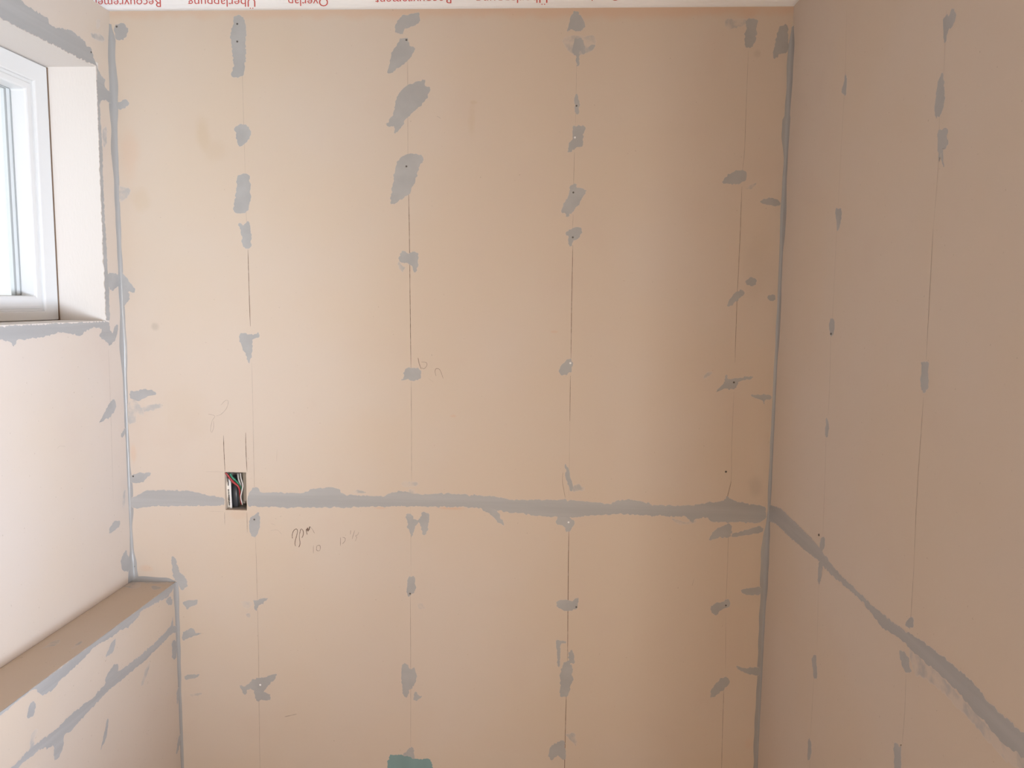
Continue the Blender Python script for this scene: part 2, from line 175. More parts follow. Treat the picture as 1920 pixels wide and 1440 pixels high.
 ('T','f',[(-1075.0,1887.0),(-964.3,1895.3),(-967.4,1883.9),(-1045.6,1879.9),(-1038.5,1859.6),(-1043.3,1843.7),(-1057.1,1847.7),(-1077.4,1856.3),(-1080.8,1879.6)]),
 ('T','f',[(-1055.0,1504.2),(-1053.3,1536.5),(-1046.2,1543.6),(-1036.8,1524.8),(-1046.1,1508.0)]),
 ('T','f',[(-994.6,1508.9),(-997.3,1540.9),(-990.0,1534.9),(-989.1,1509.3)]),
 ('T','f',[(-1008.0,1856.9),(-1005.8,1867.5),(-986.5,1863.9),(-980.7,1849.0),(-991.6,1840.4)]),
]
PENCIL = [
 ('B','k',0.7,0.35,[(-755.8,2348.5),(-756.5,2162.7),(-755.3,1998.4)]),
 ('B','k',0.7,0.35,[(-756.3,1960.1),(-754.5,1870.0),(-752.9,1824.6)]),
 ('B','k',1.1,0.9,[(-753.0,1820.7),(-752.6,1726.6),(-751.5,1631.6)]),
 ('B','k',0.8,0.4,[(-750.3,1540.9),(-750.1,1433.0),(-750.6,1296.4),(-751.0,1220.3)]),
 ('B','k',0.8,0.4,[(-751.1,1094.6),(-750.0,960.1),(-750.4,758.3),(-752.0,626.2),(-753.9,417.1)]),
 ('B','k',0.8,0.4,[(-355.0,2273.2),(-354.6,2162.4),(-354.3,2037.7)]),
 ('B','k',1.0,0.8,[(-353.1,1968.3),(-350.8,1834.5),(-349.7,1705.1),(-348.0,1534.1)]),
 ('B','k',0.9,0.6,[(-347.4,1500.8),(-346.9,1400.3)]),
 ('B','k',0.8,0.45,[(-346.9,1400.3),(-346.5,1244.0)]),
 ('B','k',0.7,0.3,[(-349.3,1182.1),(-348.9,1001.0)]),
 ('B','k',0.8,0.5,[(-350.4,951.6),(-350.0,758.7),(-350.4,539.7)]),
 ('B','k',0.7,0.4,[(46.7,2259.6),(47.1,2119.2)]),
 ('B','k',0.9,0.6,[(45.9,2057.4),(45.5,1982.7)]),
 ('B','k',0.8,0.5,[(45.7,1911.2),(45.1,1875.8)]),
 ('B','k',1.1,0.9,[(46.5,1837.8),(46.5,1709.7),(47.5,1564.2)]),
 ('B','k',1.0,0.8,[(47.0,1520.8),(48.0,1408.2)]),
 ('B','k',0.7,0.35,[(48.0,1408.2),(49.1,1219.7)]),
 ('B','k',1.2,0.95,[(50.8,1130.9),(51.8,1013.4),(54.2,788.1)]),
 ('B','k',1.2,0.95,[(53.1,702.1),(52.3,600.9),(52.4,454.4)]),
 ('B','k',0.7,0.5,[(444.7,2288.2),(445.3,2161.9),(445.8,2064.5),(442.9,2015.3)]),
 ('B','k',0.9,0.65,[(443.3,1978.2),(443.9,1815.9),(443.1,1714.4),(444.5,1560.1)]),
 ('B','k',0.7,0.4,[(445.0,1488.4),(445.0,1363.3),(447.6,1270.0),(439.1,1222.8)]),
 ('B','k',0.7,0.5,[(446.1,1148.6),(447.3,1053.1),(447.3,956.5)]),
 ('B','k',0.7,0.4,[(448.4,928.8),(453.4,774.7)]),
 ('B','k',0.9,0.65,[(451.1,732.1),(452.4,632.1),(454.7,473.0)]),
 ('R','k',1.2,0.35,[(1554.7,2253.0),(1544.5,2133.9),(1544.2,2026.2),(1543.4,1876.7)]),
 ('R','k',1.3,0.4,[(1544.4,1846.6),(1540.9,1713.9),(1540.3,1672.7)]),
 ('R','k',1.5,0.55,[(1544.2,1641.4),(1535.5,1548.1),(1534.5,1485.1)]),
 ('R','k',1.4,0.5,[(1539.7,1441.8),(1532.6,1357.6),(1528.0,1250.8)]),
 ('R','k',1.3,0.4,[(1536.8,1149.0),(1524.3,1009.4)]),
 ('R','k',1.4,0.5,[(1533.8,948.4),(1533.5,822.5)]),
 ('R','k',1.3,0.4,[(1528.9,773.2),(1527.4,721.8)]),
 ('R','k',1.2,0.35,[(1163.4,2112.9),(1158.4,2025.1)]),
 ('R','k',1.2,0.35,[(1162.4,1967.8),(1156.4,1892.9),(1158.8,1811.0)]),
 ('R','k',1.6,0.6,[(1158.8,1811.0),(1155.8,1712.0),(1152.8,1623.4)]),
 ('R','k',1.5,0.6,[(1153.1,1568.7),(1153.3,1477.6),(1151.9,1397.6),(1147.2,1317.6)]),
 ('R','k',1.5,0.6,[(1147.2,1317.6),(1145.8,1235.8),(1146.8,1218.7)]),
 ('R','k',1.3,0.45,[(1148.7,1146.5),(1144.6,1093.6),(1145.5,1037.5)]),
 ('L','k',0.8,0.35,[(1833.9,1573.3),(1832.8,1435.7),(1826.5,1196.3)]),
 ('B','k',1.2,0.8,[(-827.4,1354.8),(-827.5,1315.3),(-826.2,1260.8)]),
 ('B','k',1.2,0.85,[(-770.0,1362.8),(-770.4,1316.5),(-769.0,1262.8)]),
 ('B','k',1.0,0.6,[(-830.5,1154.9),(-830.4,1122.3)]),
 ('B','k',1.0,0.7,[(-771.9,1157.1),(-772.2,1103.9)]),
 ('B','k',0.7,0.3,[(-877.6,1259.9),(-829.0,1260.4)]),
 ('B','k',0.7,0.25,[(-873.8,1156.2),(-831.9,1156.3)]),
 ('B','w',0.8,0.5,[(-845.7,1403.9),(-831.7,1409.3),(-817.5,1424.9),(-813.0,1442.0),(-820.5,1443.5),(-832.8,1431.4)]),
 ('B','w',0.8,0.5,[(-866.2,1408.7),(-849.1,1403.9),(-856.4,1390.1),(-860.5,1367.8),(-857.3,1362.0),(-852.3,1376.5),(-852.9,1391.9)]),
 ('B','g',1.3,0.85,[(-654.7,1090.3),(-654.8,1102.0),(-650.3,1112.3),(-643.7,1116.2),(-641.0,1110.4),(-643.3,1099.4),(-647.2,1086.1),(-648.3,1076.6),(-646.7,1070.8)]),
 ('B','g',1.3,0.85,[(-638.8,1068.1),(-635.8,1074.7),(-635.2,1082.1),(-636.5,1092.3),(-636.0,1102.5),(-632.2,1115.7),(-627.9,1114.4),(-625.9,1107.2),(-627.4,1098.4),(-630.4,1093.2)]),
 ('B','g',1.4,0.9,[(-618.5,1116.9),(-617.9,1110.3),(-616.1,1101.9)]),
 ('B','g',1.6,0.95,[(-617.9,1111.0),(-614.8,1119.9),(-614.0,1111.1),(-609.0,1123.4),(-611.0,1113.4)]),
 ('B','g',1.0,0.6,[(-608.3,1123.4),(-602.6,1116.6),(-596.8,1105.8)]),
 ('B','g',0.9,0.6,[(-600.4,1074.3),(-600.7,1053.1)]),
 ('B','g',1.1,0.75,[(-591.5,1073.8),(-592.2,1062.1),(-584.0,1061.6),(-583.4,1074.1),(-591.5,1073.4)]),
 ('B','g',1.0,0.7,[(-530.0,1097.5),(-530.4,1074.6)]),
 ('B','g',1.1,0.75,[(-524.5,1097.6),(-518.1,1095.6),(-518.5,1088.3),(-525.1,1080.5)]),
 ('B','g',1.0,0.65,[(-503.2,1117.1),(-504.4,1105.5)]),
 ('B','g',1.0,0.65,[(-493.2,1116.7),(-500.2,1093.2)]),
 ('B','g',1.0,0.6,[(-482.8,1112.6),(-485.7,1105.3),(-491.1,1102.2),(-487.9,1097.9),(-492.3,1088.3)]),
 ('B','w',1.0,0.8,[(-330.3,1559.9),(-327.0,1544.4),(-322.0,1531.8)]),
 ('B','w',0.9,0.65,[(-322.7,1549.4),(-310.3,1548.6),(-308.0,1541.4),(-314.7,1533.0),(-322.0,1535.2)]),
 ('B','w',0.9,0.7,[(-285.4,1515.2),(-287.7,1526.8),(-284.7,1533.4),(-275.4,1530.3),(-267.0,1508.2)]),
 ('B','w',0.8,0.6,[(-296.1,1569.3),(-295.4,1564.7)]),
 ('B','w',0.6,0.3,[(-305.3,1509.9),(-292.0,1500.1)]),
 ('B','w',0.6,0.3,[(-690.1,1321.7),(-691.8,1290.8)]),
 ('B','w',0.7,0.3,[(-711.1,1109.8),(-693.7,1112.0),(-681.8,1100.1)]),
 ('B','w',0.7,0.3,[(-710.7,1129.1),(-696.9,1124.2)]),
 ('B','k',0.9,0.45,[(33.3,1280.4),(32.4,1256.6),(36.8,1233.0),(40.5,1214.4)]),
 ('B','k',1.0,0.5,[(448.0,1266.7),(442.5,1243.1),(439.1,1222.1)]),
 ('B','w',0.9,0.35,[(-284.8,2140.1),(-278.4,2137.6),(-275.2,2133.9)]),
 ('B','w',1.0,0.3,[(366.0,1016.2),(361.8,997.0)]),
 ('B','w',2.4,0.35,[(-684.2,608.7),(-668.1,613.0),(-652.0,617.4)]),
 ('L','w',0.8,0.25,[(1619.9,1368.2),(1631.8,1371.9),(1650.2,1366.9)]),
]
SCREWS = [
 ('B','d',-1063.3,2350.2),
 ('B','d',-766.1,2354.7),
 ('B','d',-767.1,2314.1),
 ('B','d',-357.5,2315.9),
 ('B','d',-358.2,2022.6),
 ('B','d',48.7,2164.0),
 ('B','w',46.5,2090.8),
 ('B','d',45.3,1962.7),
 ('B','d',46.1,1856.8),
 ('B','w',46.4,1552.4),
 ('B','d',444.0,1511.9),
 ('B','d',433.8,1290.5),
 ('B','d',-1067.1,1243.3),
 ('B','d',-752.9,1138.1),
 ('B','d',-351.1,954.4),
 ('B','d',447.6,949.6),
 ('B','d',73.6,933.0),
 ('B','w',-747.6,694.1),
 ('B','w',49.7,1152.8),
 ('B','d',-1073.9,1004.4),
 ('R','d',1548.2,1241.3),
 ('L','d',1814.2,2264.3),
 ('R','d',1541.9,1645.7),
]
STAINS = [
 (-858.8,2099.7,18.6,45.2,0.5,'y'),
 (-826.9,2055.4,29.3,29.3,0.3,'y'),
 (-1041.2,2048.6,29.3,66.5,0.35,'o'),
 (-1022.6,1939.4,26.6,33.2,0.35,'y'),
 (-996.5,1628.2,10.6,10.6,0.5,'g'),
 (-199.8,2131.4,10.6,42.6,0.35,'y'),
 (-196.2,2172.2,9.3,5.3,0.5,'y'),
 (-247.5,1180.6,31.9,5.3,0.8,'o'),
 (-428.3,1177.3,18.6,4.0,0.5,'o'),
 (-1064.6,1303.1,9.3,29.3,0.45,'o'),
 (-1041.3,999.6,21.3,10.6,0.5,'o'),
 (509.1,1255.5,18.6,26.6,0.35,'g'),
 (465.8,2282.2,10.6,10.6,0.3,'g'),
 (521.6,584.7,13.3,20.0,0.3,'o'),
 (-921.3,1416.1,66.5,79.8,0.15,'y'),
 (-790.2,1149.7,29.3,13.3,0.3,'o'),
 (487.8,1791.0,39.9,79.8,0.15,'g'),
 (-241.7,1415.8,8.0,4.0,0.5,'o'),
 (6.5,1628.9,10.6,4.0,0.5,'o'),
]

# ------------------------------------------------------------ helpers
def link(name, me, m=None, parent=None):
    o = bpy.data.objects.new(name, me); COL.objects.link(o)
    if m: me.materials.append(m)
    if parent: o.parent = parent
    return o
def bmobj(name, bm, m, parent=None, smooth=False, bevel=0, auto=False):
    me = bpy.data.meshes.new(name); bmesh.ops.recalc_face_normals(bm, faces=bm.faces[:]); bm.to_mesh(me); bm.free()
    if smooth:
        for q in me.polygons: q.use_smooth = True
    o = link(name, me, m, parent)
    if bevel:
        b = o.modifiers.new('bevel', 'BEVEL'); b.width = bevel; b.segments = 2; b.limit_method = 'ANGLE'
    return o
def box(bm, x0, x1, y0, y1, z0, z1):
    vs_ = [bm.verts.new((x, y, z)) for x in (x0, x1) for y in (y0, y1) for z in (z0, z1)]
    for f in ((0,1,3,2),(4,6,7,5),(0,4,5,1),(2,3,7,6),(0,2,6,4),(1,5,7,3)):
        bm.faces.new([vs_[i] for i in f])
def boxes(name, lst, m, parent=None, bevel=0):
    bm = bmesh.new()
    for b in lst: box(bm, *b)
    return bmobj(name, bm, m, parent, bevel=bevel)
def struct(o, **k):
    o['kind'] = 'structure'
    for a, v in k.items(): o[a] = v
    return o
def thing(o, label, cat, group=None):
    o['label'] = label; o['category'] = cat
    if group: o['group'] = group
    return o
def empty(name, loc=(0, 0, 0)):
    o = bpy.data.objects.new(name, None); COL.objects.link(o); o.location = loc; o.empty_display_size = .05
    return o
def tube(name, pts, r, m, parent=None, seg=10, sub=6, flat=1.0):
    P_ = crom([Vector(p) for p in pts], False, sub)
    bm = bmesh.new(); rings = []
    for i, p in enumerate(P_):
        t = (P_[min(i+1, len(P_)-1)]-P_[max(i-1, 0)]).normalized()
        a = t.cross(Vector((0, 1, 0)));  a = a.normalized() if a.length > 1e-4 else Vector((1, 0, 0))
        c = t.cross(a).normalized()
        rr = r[min(int(i/sub), len(r)-1)] if isinstance(r, (list, tuple)) else r
        rings.append([bm.verts.new(p + a*rr*math.cos(k*2*math.pi/seg) + c*rr*flat*math.sin(k*2*math.pi/seg)) for k in range(seg)])
    for A, B in zip(rings, rings[1:]):
        for k in range(seg): bm.faces.new((A[k], A[(k+1) % seg], B[(k+1) % seg], B[k]))
    bm.faces.new(rings[0][::-1]); bm.faces.new(rings[-1])
    return bmobj(name, bm, m, parent, smooth=True)
def crom(P_, closed, n):
    out = []; L = len(P_)
    rng = range(L) if closed else range(L-1)
    for i in rng:
        g = (lambda k: P_[k % L]) if closed else (lambda k: P_[max(0, min(L-1, k))])
        a, b, c, d = g(i-1), g(i), g(i+1), g(i+2)
        for k in range(n):
            t = k/n
            out.append(0.5*((2*b)+(c-a)*t+(2*a-5*b+4*c-d)*t*t+(3*b-a-3*c+d)*t**3))
    if not closed: out.append(P_[-1].copy())
    return out

# ------------------------------------------------------------ materials
def mat(name, col, rough=.9, spec=.2, metal=0):
    m = bpy.data.materials.new(name); m.use_nodes = True
    p = m.node_tree.nodes['Principled BSDF']
    p.inputs['Base Color'].default_value = (*col, 1); p.inputs['Roughness'].default_value = rough
    p.inputs['Specular IOR Level'].default_value = spec; p.inputs['Metallic'].default_value = metal
    return m
class NT:
    def __init__(s, m): s.t = m.node_tree; s.p = s.t.nodes['Principled BSDF']
    def n(s, k, **kw):
        x = s.t.nodes.new(k)
        for a, v in kw.items(): setattr(x, a, v)
        return x
    def l(s, a, b): s.t.links.new(a, b)
    def noise(s, scale, detail=3, vec=None, rough=.5):
        x = s.n('ShaderNodeTexNoise'); x.inputs['Scale'].default_value = scale; x.inputs['Detail'].default_value = detail
        x.inputs['Roughness'].default_value = rough
        if vec: s.l(vec, x.inputs['Vector'])
        return x.outputs['Fac']
    def ramp(s, fac, lo, hi, a=0, b=1):
        x = s.n('ShaderNodeMapRange'); x.interpolation_type = 'SMOOTHSTEP'
        for i, v in zip(('From Min', 'From Max', 'To Min', 'To Max'), (lo, hi, a, b)): x.inputs[i].default_value = v
        s.l(fac, x.inputs['Value']); return x.outputs['Result']
    def mix(s, fac, a, b, mode='MIX'):
        x = s.n('ShaderNodeMix', data_type='RGBA', blend_type=mode)
        if isinstance(fac, (int, float)): x.inputs[0].default_value = fac
        else: s.l(fac, x.inputs[0])
        for v, i in ((a, 6), (b, 7)):
            if isinstance(v, tuple): x.inputs[i].default_value = (*v, 1)
            else: s.l(v, x.inputs[i])
        return x.outputs[2]
    def math(s, op, a, b=None):
        x = s.n('ShaderNodeMath', operation=op)
        for i, v in enumerate((a, b)):
            if v is None: continue
            if isinstance(v, (int, float)): x.inputs[i].default_value = v
            else: s.l(v, x.inputs[i])
        return x.outputs[0]
    def bump(s, h, strength, dist=.002):
        x = s.n('ShaderNodeBump'); x.inputs['Strength'].default_value = strength; x.inputs['Distance'].default_value = dist
        s.l(h, x.inputs['Height']); s.l(x.outputs[0], s.p.inputs['Normal'])

BOARD = (0.592, 0.506, 0.431)
STC = {'y': (0.54, 0.43, 0.31), 'o': (0.60, 0.43, 0.32), 'g': (0.42, 0.36, 0.30)}
def board_mat(name, tints=(), base=BOARD):
    m = mat(name, base, .85, .15); N = NT(m)
    geo = N.n('ShaderNodeNewGeometry'); pos = geo.outputs['Position']
    f = N.ramp(N.noise(2.3, 3, pos), .35, .68)
    c = N.mix(f, base, tuple(a*b for a, b in zip(base, (1.0, .975, .93))))
    f2 = N.ramp(N.noise(7, 4, pos), .55, .75, 0, .35)
    c = N.mix(f2, c, tuple(a*b for a, b in zip(base, (.97, .93, .92))))
    sep = N.n('ShaderNodeSeparateXYZ'); N.l(pos, sep.inputs[0])
    wob = N.math('MULTIPLY', N.math('SUBTRACT', N.noise(22, 3, pos), .5), 1.2)
    for cx, cz, rx, rz, st, k in tints:
        dx = N.math('MULTIPLY', N.math('SUBTRACT', sep.outputs[0], cx/1000), 1000/rx)
        dz = N.math('MULTIPLY', N.math('SUBTRACT', sep.outputs[2], cz/1000), 1000/rz)
        d = N.math('SQRT', N.math('ADD', N.math('MULTIPLY', dx, dx), N.math('MULTIPLY', dz, dz)))
        d = N.math('ADD', d, wob)
        c = N.mix(N.ramp(d, .3, 1.25, st*1.1, 0), c, STC[k])
    # small flecks of dirt on the paper
    sp = N.noise(160, 2, pos, .4); spm = N.ramp(sp, .735, .77, 0, .35)
    c = N.mix(spm, c, (.30, .23, .17))
    N.l(c, N.p.inputs['Base Color'])
    N.bump(N.noise(3.0, 2, pos), .35, .012)
    return m
m_board = board_mat('wall_board_back', STAINS+[(-300, 2384, 1300, 20, .55, 'o'), (200, 2384, 500, 26, .5, 'o')])  # plus a reddish-brown band along the top edge
m_board2 = board_mat('wall_board')
m_core = mat('board_core', (.55, .50, .45))
m_reveal = mat('reveal_paint', (.70, .655, .615), .7, .25)
N = NT(m_reveal); c = N.mix(N.ramp(N.noise(140, 2), .72, .76, 0, .5), (.70, .655, .615), (.5, .44, .38)); N.l(c, N.p.inputs['Base Color']); N.bump(N.noise(40, 4), .15)
m_white = mat('white_vinyl', (.70, .70, .695), .35, .4)
m_grey = mat('spacer_metal', (.66, .68, .68), .45, .4)
m_seal = mat('rubber_seal', (.34, .35, .35), .6)
m_gap = mat('open_joint', (.05, .035, .025), 1, 0)
m_ceil = mat('ceiling_board', (.72, .70, .68))
m_floor = mat('plywood_floor', (.46, .35, .25), .7); N = NT(m_floor)
wv = N.n('ShaderNodeTexWave'); wv.inputs['Scale'].default_value = 3; wv.inputs['Distortion'].default_value = 6
N.l(N.mix(wv.outputs['Fac'], (.50, .38, .27), (.40, .29, .20)), N.p.inputs['Base Color'])
m_sheet = mat('membrane_white', (.88, .88, .89), .45, .35); N = NT(m_sheet); N.bump(N.noise(14, 4), .5, .01)
m_ink = mat('red_print', (.56, .10, .09), .6)

def putty_mat(name, col, faint=False, rough=.55, spec=.3, streak=(1, 1, 1), under=BOARD):
    m = mat(name, col, rough, spec); N = NT(m)
    geo = N.n('ShaderNodeNewGeometry'); pos = geo.outputs['Position']
    mp = N.n('ShaderNodeMapping'); N.l(pos, mp.inputs['Vector']); mp.inputs['Scale'].default_value = streak
    f = N.ramp(N.noise(18, 4, mp.outputs[0]), .35, .7)
    c = N.mix(f, tuple(a*.95 for a in col), tuple(min(1, a*1.06) for a in col))
    N.bump(N.noise(90, 3, mp.outputs[0]), .25, .001)
    at = N.n('ShaderNodeAttribute'); at.attribute_name = 'cover'
    a = at.outputs['Fac']
    if faint: a = N.math('MULTIPLY', a, N.ramp(N.noise(45, 4, pos), .36, .68, .10, .80))
    else: a = N.ramp(N.math('ADD', a, N.math('MULTIPLY', N.math('SUBTRACT', N.noise(230, 3, pos), .5), 1.0)), .12, .66)
    N.l(N.mix(a, under, c), N.p.inputs['Base Color'])        # the putty thins out to the board paper at its edge
    return m
PUT = (.388, .382, .378)
m_putty = putty_mat('grey_putty', PUT)
m_joint = putty_mat('grey_joint_putty', PUT, streak=(.12, .12, 2.5))
m_faint = putty_mat('thin_putty_smear', PUT, True)
m_teal = putty_mat('teal_membrane', (.20, .315, .32), False, .5, .4, (1, 1, .2))
m_bead = mat('grey_sealant', (.345, .34, .335), .27, .5)
N = NT(m_bead); g_ = N.n('ShaderNodeNewGeometry'); N.bump(N.noise(25, 3, g_.outputs['Position']), .3, .003)
m_pencil = mat('graphite', (.16, .10, .075), .6)
m_screw = mat('screw_dark', (.10, .09, .08), .5, .4); m_screwl = mat('screw_bright', (.80, .80, .80), .3, .5)

BOARD_LIT = (.61, .535, .475)  # same board, paler: the left wall's strong light put into its colour
m_putty_l = putty_mat('grey_putty_lit_board', PUT, under=BOARD_LIT); m_joint_l = putty_mat('grey_joint_putty_lit_board', PUT, streak=(.12, .12, 2.5), under=BOARD_LIT); m_faint_l = putty_mat('thin_putty_smear_lit_board', PUT, True, under=BOARD_LIT)
def alpha_mat(a):
    m = bpy.data.materials.get('graphite_%02d' % int(a*100))
    if not m:
        m = mat('graphite_%02d' % int(a*100), (.15, .095, .07), .7, .1); N = NT(m)
        gg = N.n('ShaderNodeNewGeometry')
        N.l(N.ramp(N.noise(70, 4, gg.outputs['Position']), .3, .6, a*.55, a), N.p.inputs['Alpha'])
    return m

# ------------------------------------------------------------ the room shell
T = 0.0125                                        # board thickness
wb = [(XF-.066, BX0, YB, YB+T, 0, ZC), (BX1, XR+.02, YB, YB+T, 0, ZC), (BX0, BX1, YB, YB+T, 0, BZ0), (BX0, BX1, YB, YB+T, BZ1, ZC)]
def gridwall(name, rects, fn, m):
    bm = bmesh.new()
    for b in rects: box(bm, *b)
    bmesh.ops.remove_doubles(bm, verts=bm.verts[:], dist=1e-5)
    return bmobj(name, bm, m)
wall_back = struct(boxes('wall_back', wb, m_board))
wall_cavity = struct(boxes('wall_back_cavity', [(XL, XR, YB+.10, YB+.112, 0, ZC)], m_core))
wall_cavity.name = 'trim_2'
m_board3 = board_mat('wall_board_lit', base=(.61, .535, .475))  # lit copy of the board for the left wall, brightness in the colour
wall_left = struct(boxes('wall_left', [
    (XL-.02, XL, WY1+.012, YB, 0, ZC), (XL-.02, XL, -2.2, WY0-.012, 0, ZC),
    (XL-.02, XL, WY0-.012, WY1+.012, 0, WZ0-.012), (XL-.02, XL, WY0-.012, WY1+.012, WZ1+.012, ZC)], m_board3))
struct(boxes('wall_left_outer', [
    (XF-.066, XL-.02, WY1+.012, YB, 0, ZC), (XF-.066, XL-.02, -2.2, WY0-.012, 0, ZC),
    (XF-.066, XL-.02, WY0-.012, WY1+.012, 0, WZ0-.012), (XF-.066, XL-.02, WY0-.012, WY1+.012, WZ1+.012, ZC)], m_core)).name = 'trim_3'
wall_right = struct(boxes('wall_right', [(XR, XR+.02, YE, YB, 0, ZC), (XR+.02, XR+.10, YE, YB, 0, ZC)], m_board2))
struct(boxes('wall_hall', [(XR+.10, 1.75, YE+.0, YE+.02, 0, ZC), (.702, 1.75, YE, YE+.02, ZC, ZC+.17)], m_board2))
struct(boxes('wall_far_right', [(1.73, 1.75, -2.2, YE, 0, ZC+.17)], m_board2))
struct(boxes('wall_rear', [(XF-.08, 1.75, -2.22, -2.2, 0, ZC+.17)], m_board2))
struct(boxes('floor', [(XF-.066, 1.75, -2.22, YB+.11, -.02, 0)], m_floor))
struct(boxes('ceiling', [(XF-.08, 1.75, -2.22, YB+.11, ZC+.165, ZC+.19)], m_ceil))
struct(boxes('wall_left_upper', [(XF-.08, XF-.0695, -2.2, YB+.03, ZC, ZC+.17)], m_ceil)).name = 'trim_4'
# ledge along the left wall
wall_ledge = struct(boxes('wall_ledge', [(XL, XLE, -2.2, YB, 0, ZL)], m_board2, bevel=.0015))

# window reveal: jambs, head and sill lining the opening
struct(boxes('trim_1', [
    (XF-.06, XL, WY1, WY1+.012, WZ0-.012, WZ1+.012), (XF-.06, XL, WY0-.012, WY0, WZ0-.012, WZ1+.012),
    (XF-.06, XL, WY0, WY1, WZ1, WZ1+.012), (XF-.06, XL, WY0, WY1, WZ0-.012, WZ0)], m_reveal, bevel=.0008))

# ------------------------------------------------------------ window
win = struct(empty('window_1', (XF, (WY0+WY1)/2, WZ0)))
def wpart(name, bm, m, bevel=0, parent=win):
    o = bmobj(name, bm, m, None, bevel=bevel); o.parent = parent
    o.matrix_parent_inverse = parent.matrix_world.inverted() if parent is not win else Matrix.Translation(-win.location)
    return o
def ring(bm, ay0, ay1, az0, az1, by0, by1, bz0, bz1, x0, x1):
    """rectangular frame: outer a, inner b, from x0 (outside) to x1 (room side)"""
    o_ = [(ay0, az0), (ay1, az0), (ay1, az1), (ay0, az1)]; i_ = [(by0, bz0), (by1, bz0), (by1, bz1), (by0, bz1)]
    V = [[bm.verts.new((x, y, z)) for y, z in L] for x in (x0, x1) for L in (o_, i_)]
    for k in range(4):
        j = (k+1) % 4
        bm.faces.new((V[0][k], V[0][j], V[2][j], V[2][k])); bm.faces.new((V[1][k], V[3][k], V[3][j], V[1][j]))
        bm.faces.new((V[2][k], V[2][j], V[3][j], V[3][k])); bm.faces.new((V[0][k], V[1][k], V[1][j], V[0][j]))
g = .0022
def R4(ins):  # opening inset on all sides (extra at the bottom/top where the photo shows it)
    return (WY0+ins[0], WY1-ins[0], WZ0+ins[1], WZ1-ins[2])
o1 = (WY0+g, WY1-g, WZ0+.001, WZ1-g)
i1 = R4((.050, .022, .046))
bm = bmesh.new(); ring(bm, *o1, *i1, XF-.065, XF)
wpart('window_frame', bm, m_white, .003)
i1b = R4((.047, .019, .043)); i2 = R4((.062, .030, .055))
bm = bmesh.new(); ring(bm, *i1b, *i2, XF-.06, XF-.006); sash = wpart('sash', bm, m_white, .004)
i2b = R4((.058, .027, .052)); i3 = R4((.078, .058, .070))
bm = bmesh.new(); ring(bm, *i2b, *i3, XF-.058, XF-.003); wpart('glazing_bead', bm, m_white, .005)
i4 = R4((.093, .058, .0735)); i3b = R4((.079, .057, .070))
bm = bmesh.new(); ring(bm, *i3b, *i4, XF-.052, XF-.040); wpart('spacer_bar', bm, m_grey)
for ins_a, ins_b, x0, x1 in (((.0775, .0575, .0695), (.080, .0585, .0712), XF-.041, XF-.0375), ((.0915, .0565, .0725), (.094, .0582, .0740), XF-.043, XF-.0395)):
    bm = bmesh.new(); ring(bm, *R4(ins_a), *R4(ins_b), x0, x1); wpart('glazing_seal', bm, m_seal)
m_glass = bpy.data.materials.new('window_glass'); m_glass.use_nodes = True
nt = m_glass.node_tree; nt.nodes.remove(nt.nodes['Principled BSDF'])
tr = nt.nodes.new('ShaderNodeBsdfTransparent'); tr.inputs[0].default_value = (.995, 1, 1, 1)
gl = nt.nodes.new('ShaderNodeBsdfGlossy'); gl.inputs['Roughness'].default_value = .02
lw = nt.nodes.new('ShaderNodeLayerWeight'); lw.inputs[0].default_value = .5
pw = nt.nodes.new('ShaderNodeMath'); pw.operation = 'POWER'; pw.inputs[1].default_value = 4; nt.links.new(lw.outputs['Facing'], pw.inputs[0])
fr = nt.nodes.new('ShaderNodeMath'); fr.operation = 'MULTIPLY_ADD'; fr.inputs[1].default_value = .6; fr.inputs[2].default_value = .035; nt.links.new(pw.outputs[0], fr.inputs[0]); mx = nt.nodes.new('ShaderNodeMixShader')
nt.links.new(fr.outputs[0], mx.inputs[0]); nt.links.new(tr.outputs[0], mx.inputs[1]); nt.links.new(gl.outputs[0], mx.inputs[2])
nt.links.new(mx.outputs[0], nt.nodes['Material Output'].inputs[0])
bm = bmesh.new(); y0, y1, z0, z1 = R4((.079, .057, .070)); box(bm, XF-.048, XF-.044, y0, y1, z0, z1); wpart('pane', bm, m_glass)
# open joint between frame and jamb, wider where the caulk is missing
bm = bmesh.new()
prof = [(WZ0, .0042), (WZ0+.02, .0045), (WZ0+.05, .0028), (WZ0+.12, .0022), (WZ0+.30, .0018), (WZ0+.44, .0015), (WZ0+.475, .0034), (WZ0+.505, .0040), (WZ0+.53, .0018), (WZ1-.002, .0022)]
pv = [(bm.verts.new((XF+.0006, WY1-w, z)), bm.verts.new((XF+.0006, WY1, z)), bm.verts.new((XF-.004, WY1-w, z)), bm.verts.new((XF-.004, WY1, z))) for z, w in prof]
for A, B in zip(pv, pv[1:]):
    bm.faces.new((A[0], A[1], B[1], B[0])); bm.faces.new((A[2], B[2], B[3], A[3])); bm.faces.new((A[0], B[0], B[2], A[2])); bm.faces.new((A[1], A[3], B[3], B[1]))
bm.faces.new((pv[0][0], pv[0][2], pv[0][3], pv[0][1])); bm.faces.new((pv[-1][0], pv[-1][1], pv[-1][3], pv[-1][2]))
m_gap2 = mat('dark_joint', (.20, .14, .10), 1, 0)
wpart('open_joint', bm, m_gap2)['label'] = 'dark open joint beside the window frame'

